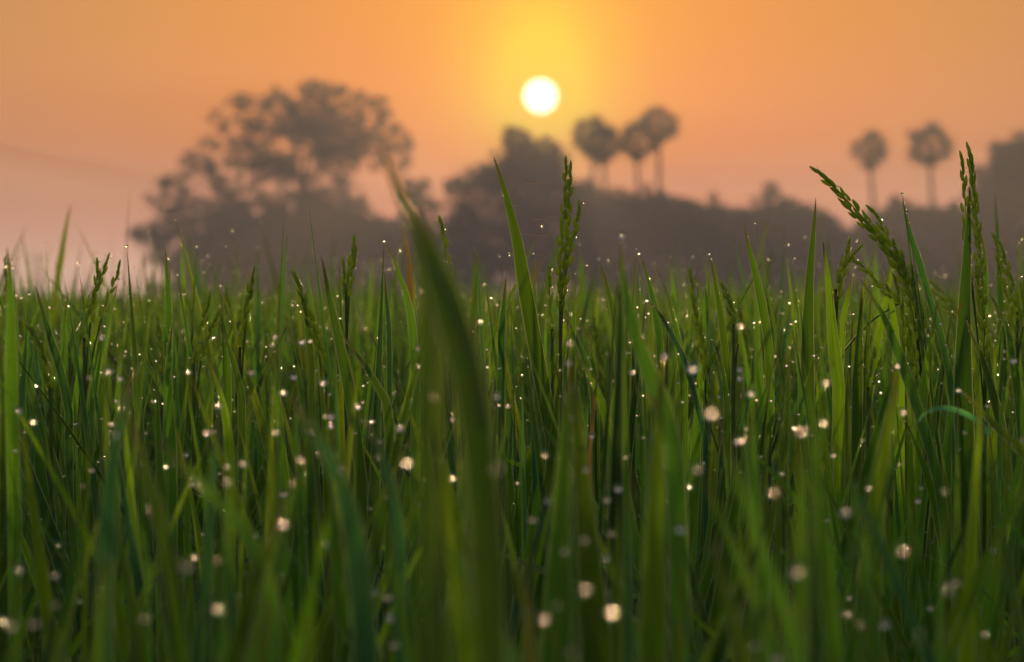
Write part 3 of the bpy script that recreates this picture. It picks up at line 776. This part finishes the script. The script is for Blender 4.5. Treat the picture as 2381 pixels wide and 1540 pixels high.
PAN = [
 ('tall forked panicle standing upright right of the sun', [[(1317,370),(1315,415),(1313,473),(1306,558),(1301,642),(1303,720)], [(1327,382),(1325,440),(1320,520),(1312,620),(1306,700)], [(1349,473),(1337,533),(1322,600),(1313,664),(1308,720)]], 2.40, 1.1, 0.8),
 ('largest panicle, bent over to the left, on the right side', [[(1891,391),(1929,427),(1976,473),(2022,524),(2060,575),(2098,626),(2124,672),(2145,740)], [(1905,402),(1950,445),(2000,500),(2045,560),(2085,620),(2115,700)], [(1955,465),(1997,511),(2035,550),(2070,590),(2105,650)], [(2022,482),(2042,510),(2060,545),(2090,600),(2120,670)], [(2078,560),(2090,600),(2110,660),(2128,720)], [(2098,590),(2105,650),(2120,720),(2125,800),(2130,880)], [(2080,640),(2092,700),(2105,760),(2120,850)], [(2118,620),(2128,670),(2140,720),(2148,780)]], 2.38, 1.1, 1.4),
 ('tall panicle with two long straight spikes near the right edge', [[(2251,338),(2256,380),(2263,452),(2268,516),(2276,600),(2282,700),(2290,820)], [(2236,359),(2239,400),(2243,450),(2246,516),(2252,590)], [(2243,532),(2246,560),(2250,600),(2258,660)], [(2256,352),(2262,420),(2270,500),(2280,600),(2288,720)], [(2270,620),(2276,680),(2284,760),(2296,860)]], 2.36, 1.05, 1.1),
 ('small nodding panicle right of the tall upright leaf', [[(1976,558),(1967,592),(1952,638),(1943,693)], [(2003,573),(1982,594),(1963,630),(1948,690)], [(1976,596),(2006,621),(2048,664),(2090,706)]], 2.42, 1.0, 1.2),
 ('loose panicle leaning left at the right edge', [[(2310,545),(2325,600),(2345,660),(2365,740)], [(2325,562),(2342,620),(2362,690),(2378,760)], [(2318,600),(2335,670),(2352,740),(2366,800)]], 2.75, 1.0, 1.2),
 ('blurred slanting panicle behind the widest dark leaf', [[(2118,636),(2160,655),(2200,690),(2240,735)], [(2130,650),(2170,680),(2205,715),(2240,760)]], 3.0, 1.0, 1.2),
 ('short dark panicle below the right end of the domed tree', [[(824,554),(820,585),(813,625),(806,680)], [(798,605),(800,640),(803,690)], [(828,575),(820,630),(812,690)]], 2.48, 1.0, 1.1),
 ('single spiked panicle right behind the large blurred leaf', [[(1024,509),(1030,545),(1038,590),(1045,630),(1050,690)]], 2.6, 1.1, 1.5),
 ('long dark panicle slanting down right in the left middle', [[(684,634),(695,665),(712,710),(732,765),(746,815),(758,870)], [(690,645),(706,700),(724,755),(742,820)]], 2.45, 1.1, 1.3),
 ('panicle leaning right, left of the dark slanting panicle', [[(593,622),(585,655),(576,700),(566,750),(558,820)], [(588,650),(578,705),(570,760)]], 2.5, 1.0, 1.3),
 ('wide panicle with three tips in the left part of the field', [[(254,596),(240,630),(223,676),(207,718),(196,800)], [(279,613),(268,650),(252,690),(236,740)], [(226,608),(226,640),(220,690),(210,750)]], 2.55, 1.0, 1.3),
 ('full panicle leaning right below the sharp leaf on the left', [[(489,684),(482,715),(470,750),(460,790),(450,840)], [(511,722),(498,750),(482,790),(468,840)]], 2.4, 1.1, 1.4),
 ('pale drooping panicle at the left edge', [[(60,754),(75,775),(92,800),(107,840),(118,900)], [(75,765),(92,800),(104,850),(114,905)]], 2.25, 1.0, 1.2),
 ('thin upright panicle just left of the forked panicle', [[(1277,621),(1278,660),(1280,710),(1284,780)]], 2.5, 0.9, 0.8),
 ('long upright panicle in the middle of the right half', [[(1604,628),(1609,664),(1616,710),(1626,760),(1638,830),(1642,940)], [(1612,690),(1620,740),(1634,800),(1640,880)]], 2.35, 1.0, 1.2),
 ('pale open panicle right of the long upright panicle', [[(1677,657),(1688,690),(1700,722),(1706,770)], [(1690,675),(1700,710),(1712,750),(1716,800)]], 2.3, 0.8, 1.3),
 ('small blurred panicle right of the forked panicle', [[(1436,678),(1448,705),(1462,742),(1472,790)], [(1445,690),(1460,730),(1472,775)]], 2.6, 1.0, 1.2),
 ('tiny bright panicle below the bent panicle', [[(2036,816),(2030,840),(2022,870),(2018,910)], [(2048,836),(2038,862),(2026,900)]], 2.2, 0.8, 1.2),
]
first = None
for i, (lab, sp_, d, dens, th) in enumerate(PAN):
    r = panicle(lab, sp_, d, 200+i, dens, th)
    if i == 9: first = r
# more panicles further back, copies of one
def copy_tree(o, parent=None):
    c = o.copy(); COL.objects.link(c); c.parent = parent
    for ch in o.children:
        k = ch.copy(); COL.objects.link(k); k.parent = c
    return c
pr = random.Random(11)
for i in range(46):
    c = copy_tree(first)
    d = 2.7 + pr.random()**1.3*5.5
    c.location = ((pr.random()*2-1)*(0.14*d), d, -0.035 + pr.gauss(0, 0.022))
    c.rotation_euler = (0, 0, pr.random()*6.28)
    c['label'] = 'blurred green rice panicle rising among the leaves further back'
    c['group'] = 'blurred panicles further back'

# ------------------------------------------------------------------ dew
SV, SF = uvsphere(12, 8)
def dew(label, x, y, b, d, r=0.0010):
    p = at(x, y, d)
    V = np.array(p) + SV*np.array([r, r, r*0.92])
    KEEP.append((x, y, 6, d)); TIPS.append((p.x, p.y, p.z))
    o = mesh_obj('dew_drop', V, SF, M_DROP, origin=tuple(p)); tag(o, label, 'dew drop', 'dew drops that catch the sun')
    # the grass blade that carries it: the tip of a thin leaf below
    return o
def depth_of(b, r=0.0010):
    A = LENS/1000/17.0
    best = 1.0
    for k in range(200):
        d = 0.95 + k*0.007
        if A*(1/d - 1/FOCUS)*FD + 2*r/d*FD*0.45 >= b: best = d
    return best
DR = [
 ('large glowing peach drop right of the blurred dark leaf', 1610,856,30,1.3), ('big dim drop on the large blurred leaf', 976,676,26,0.9),
 ('big faint golden drop near the tall upright leaf', 1920,889,28,1.0), ('golden drop in the middle left', 752,888,22,1.1),
 ('peach drop in the upper left of the field', 237,782,20,0.9), ('golden drop below the glowing peach drop', 1747,913,24,1.0),
 ('bright white drop on the tip of the long bluish leaf', 659,912,20,1.2), ('bright drop just above the tip of the long bluish leaf', 683,874,17,1.0),
 ('bright drop on the tip of the short bluish leaf', 832,945,18,1.1), ('left one of two peach drops below the panicle', 702,793,15,0.9), ('right one of two peach drops below the panicle', 721,793,12,0.8),
 ('round faint drop beside the dark gap left of the centre', 929,992,24,1.0), ('pale drop on the leaf right of the large blurred leaf', 1155,920,24,0.9),
 ('upper one of two pale drops right of the forked panicle', 1325,797,24,0.9), ('lower one of two pale drops right of the forked panicle', 1325,840,24,0.9),
 ('faint drop on the blurred dark leaf', 1545,826,24,0.9), ('upper one of two golden drops one above the other', 1720,857,17,0.9), ('lower one of two golden drops one above the other', 1721,878,17,0.9),
 ('golden drop at the left edge of the field', 43,953,22,1.0), ('golden drop right below the one at the left edge', 78,980,22,1.0), ('large golden drop above the bluish bent leaf', 252,862,23,1.0), ('small golden drop beside the large golden drop', 279,879,17,0.9),
 ('upper one of two touching drops in the middle left', 770,966,19,0.9), ('lower one of two touching drops in the middle left', 770,987,19,0.9),
 ('round drop at the top of the bottom centre leaf', 1275,1163,28,1.0), ('peach drop in the lower middle', 1437,1134,24,1.1), ('paler drop left below the peach drop in the lower middle', 1411,1161,24,0.9),
 ('largest pale drop in the lower middle right', 1583,1228,36,1.1), ('pale drop near the bottom centre', 1238,1207,27,1.0), ('faint drop low in the middle', 1411,1296,26,0.8),
 ('white drop above the yellow-green leaf', 1603,1131,20,1.0), ('bright drop above the yellow-green leaf on the lower left', 249,1275,24,1.2), ('bright drop low in the left middle', 592,1242,22,1.1),
 ('bright drop on the tip of the leaf leaning right', 659,1146,22,1.2), ('faint large drop at the lower left edge', 44,1323,34,0.9), ('peach drop of the pair at the bottom left of centre', 900,1386,32,1.1), ('pale drop of the pair at the bottom left of centre', 870,1375,28,1.0),
 ('pale drop under the pair at the bottom', 907,1435,32,1.0), ('lowest pale drop in the column at the bottom', 917,1497,34,1.0), ('drop near the bottom left corner', 240,1498,28,1.0), ('pale drop low on the left', 454,1295,22,0.9),
 ('large faint drop low on the right', 1967,1186,36,0.9), ('faint golden drop under the golden drop', 1715,1023,24,0.8), ('small peach drop right of the centre', 1376,1012,15,0.9), ('upper one of the drops on top of the blurred dark leaf', 1446,546,18,0.9), ('lower one of the drops on top of the blurred dark leaf', 1443,561,13,0.8),
 ('faint drop halfway down the tip of the blurred dark leaf', 1448,617,14,0.8), ('large drop near the bottom right', 2057,1450,34,1.1), ('large drop cut by the bottom edge', 1808,1528,40,1.1), ('small bright drop in the lower right', 2135,1162,15,0.8),
 ('small peach drop below the olive leaf tip', 432,1056,15,0.9), ('small golden drop beside the olive leaf tip', 386,1085,16,0.9), ('bright peach drop on the right edge of the field', 2358,836,15,0.9), ('drop on the tip of the leaf slanting to the right edge', 2228,907,14,0.9),
]
for lab, x, y, b, s in DR:
    r = 0.0016*s
    dew(lab, x, y, b, depth_of(b, r), r)
SHARP = [(893,561,'hanging drop at the tip of the curved leaf left of the large blurred leaf',2.25),(890,629,'sharp drop on the tip of the short dark leaf',2.5),(1479,577,'sharp drop above the tip of the leaf with two drops',2.5),(1485,590,'bigger sharp drop at the tip of the leaf with two drops',2.49),
 (1649,589,'sharp drop on the tip of the pointed leaf',2.45),(2098,451,'sharp drop on the very tip of the thin leaf beside the bent panicle',2.36),(2109,493,'sharp drop a little below the tip of the thin leaf',2.35),(1504,697,'sharp white drop on the thin bluish leaf',2.3),(68,682,'sharp drop against the mist at the left',2.4),
 (1184,592,'sharp drop on the edge of the tall sharp leaf',2.39),(2188,752,'sharp drop on the lower thin leaf',2.34),(1338,634,'sharp lone drop right of the forked panicle',2.4),(1847,600,'drop on a needle tip left of the tall upright leaf',2.4),(791,740,'white drop between the long leaf and the dark panicle',2.3)]
for x, y, lab, d in SHARP: dew(lab, x, y, 10, d, 0.0011)
ROWS_N = [0, .35, .55, .66, .73, .79, .84, .88, .915, .945, .97, .987, 1]
ROWS_M = [0, .5, .72, .84, .92, .97, 1]
ROWS_F = [0, .7, .9, 1]
hm_near = lambda d: np.interp(d, [0.9, 1.2, 1.6, 2.1, 2.6, 3.2, 5, 8], [-0.085, -0.062, -0.048, -0.028, -0.024, -0.028, -0.026, -0.024])
hs_near = lambda d: np.interp(d, [0.9, 1.6, 2.4, 5], [0.022, 0.026, 0.032, 0.048])
V, F, UV, T = blades(8600, 0.95, 6.5, ROWS_N, 3, 1.6, hm_near, hs_near, dew=0.8, seed=21, tips=TIPS)
tag(mesh_obj('rice_leaves', V, F, M_LEAF, uv=UV, tint=T), 'thick stand of upright green rice leaves in front', 'rice', None, 'stuff')
V, F, UV, T = blades(27000, 6.5, 30, ROWS_M, 2, 1.6, lambda d: np.interp(d, [6, 15, 30], [-0.024, -0.04, -0.07]), lambda d: np.interp(d, [6, 15, 30], [0.044, 0.06, 0.07]), seed=22, margin=0.8, dew=0.05)
tag(mesh_obj('rice_leaves', V, F, M_LEAF, uv=UV, tint=T), 'blurred middle stretch of the green rice field', 'rice', None, 'stuff')
V, F, UV, T = blades(60000, 30, 170, ROWS_F, 2, 1.6, lambda d: -0.10 - 0*d, lambda d: 0.07 + 0*d, seed=23, margin=3, wscale=5.0)
tag(mesh_obj('rice_leaves', V, F, M_LEAF, uv=UV, tint=T), 'far blurred edge of the green rice field', 'rice', None, 'stuff')

D = np.array(DROPS)
S1, F1 = uvsphere(8, 6)
n = len(D); V = D[:, None, :3] + S1[None]*D[:, None, 3:4]
F = (F1[None] + (np.arange(n)*len(S1))[:, None, None]).reshape(-1, 4)
tag(mesh_obj('dew', V.reshape(-1, 3), F, M_DROP), 'fine dew scattered along the leaf edges', 'dew', None, 'stuff')

# ------------------------------------------------------------------ spider silk
for lab, pts in [('topmost orange glinting silk thread right of the tall sharp leaf', [(1185,392),(1205,398),(1212,394)]), ('silk thread glinting left of the forked panicle', [(1222,426),(1255,428),(1300,420)]), ('short silk thread with a bright knot', [(1238,511),(1262,510),(1296,505)]),
                 ('lowest silk thread left of the forked panicle', [(1212,544),(1240,547),(1275,549)]), ('faint silk thread beside the tall sharp leaf', [(1172,468),(1185,476),(1200,480)])]:
    P = np.array([tuple(at(x, y, 2.42)) for x, y in pts]); mb = MB(); tube(mb, spline(P, 12), 0.00016, 5)
    tag(mb.build('silk_thread', M_SILK, origin=tuple(P[0])), lab, 'silk thread', 'silk threads near the forked panicle')

# ------------------------------------------------------------------ haze
def box(name, a, b, mat):
    (x0, y0, z0), (x1, y1, z1) = a, b
    V = [(x0,y0,z0),(x1,y0,z0),(x1,y1,z0),(x0,y1,z0),(x0,y0,z1),(x1,y0,z1),(x1,y1,z1),(x0,y1,z1)]
    F = [(0,3,2,1),(4,5,6,7),(0,1,5,4),(1,2,6,5),(2,3,7,6),(3,0,4,7)]
    return mesh_obj(name, V, F, mat, smooth=False)
hm = bpy.data.materials.new('morning haze'); hm.use_nodes = True
t = hm.node_tree; t.nodes.clear(); o_ = t.nodes.new('ShaderNodeOutputMaterial')
pv = t.nodes.new('ShaderNodeVolumePrincipled')
pv.inputs['Color'].default_value = (0.92, 0.82, 0.90, 1); pv.inputs['Density'].default_value = 0.0015; pv.inputs['Anisotropy'].default_value = 0.30
t.links.new(pv.outputs[0], o_.inputs['Volume'])
tag(box('haze', (-420, -60, -1.2), (420, 850, 26), hm), 'thin morning haze over the fields', None, None, 'stuff')
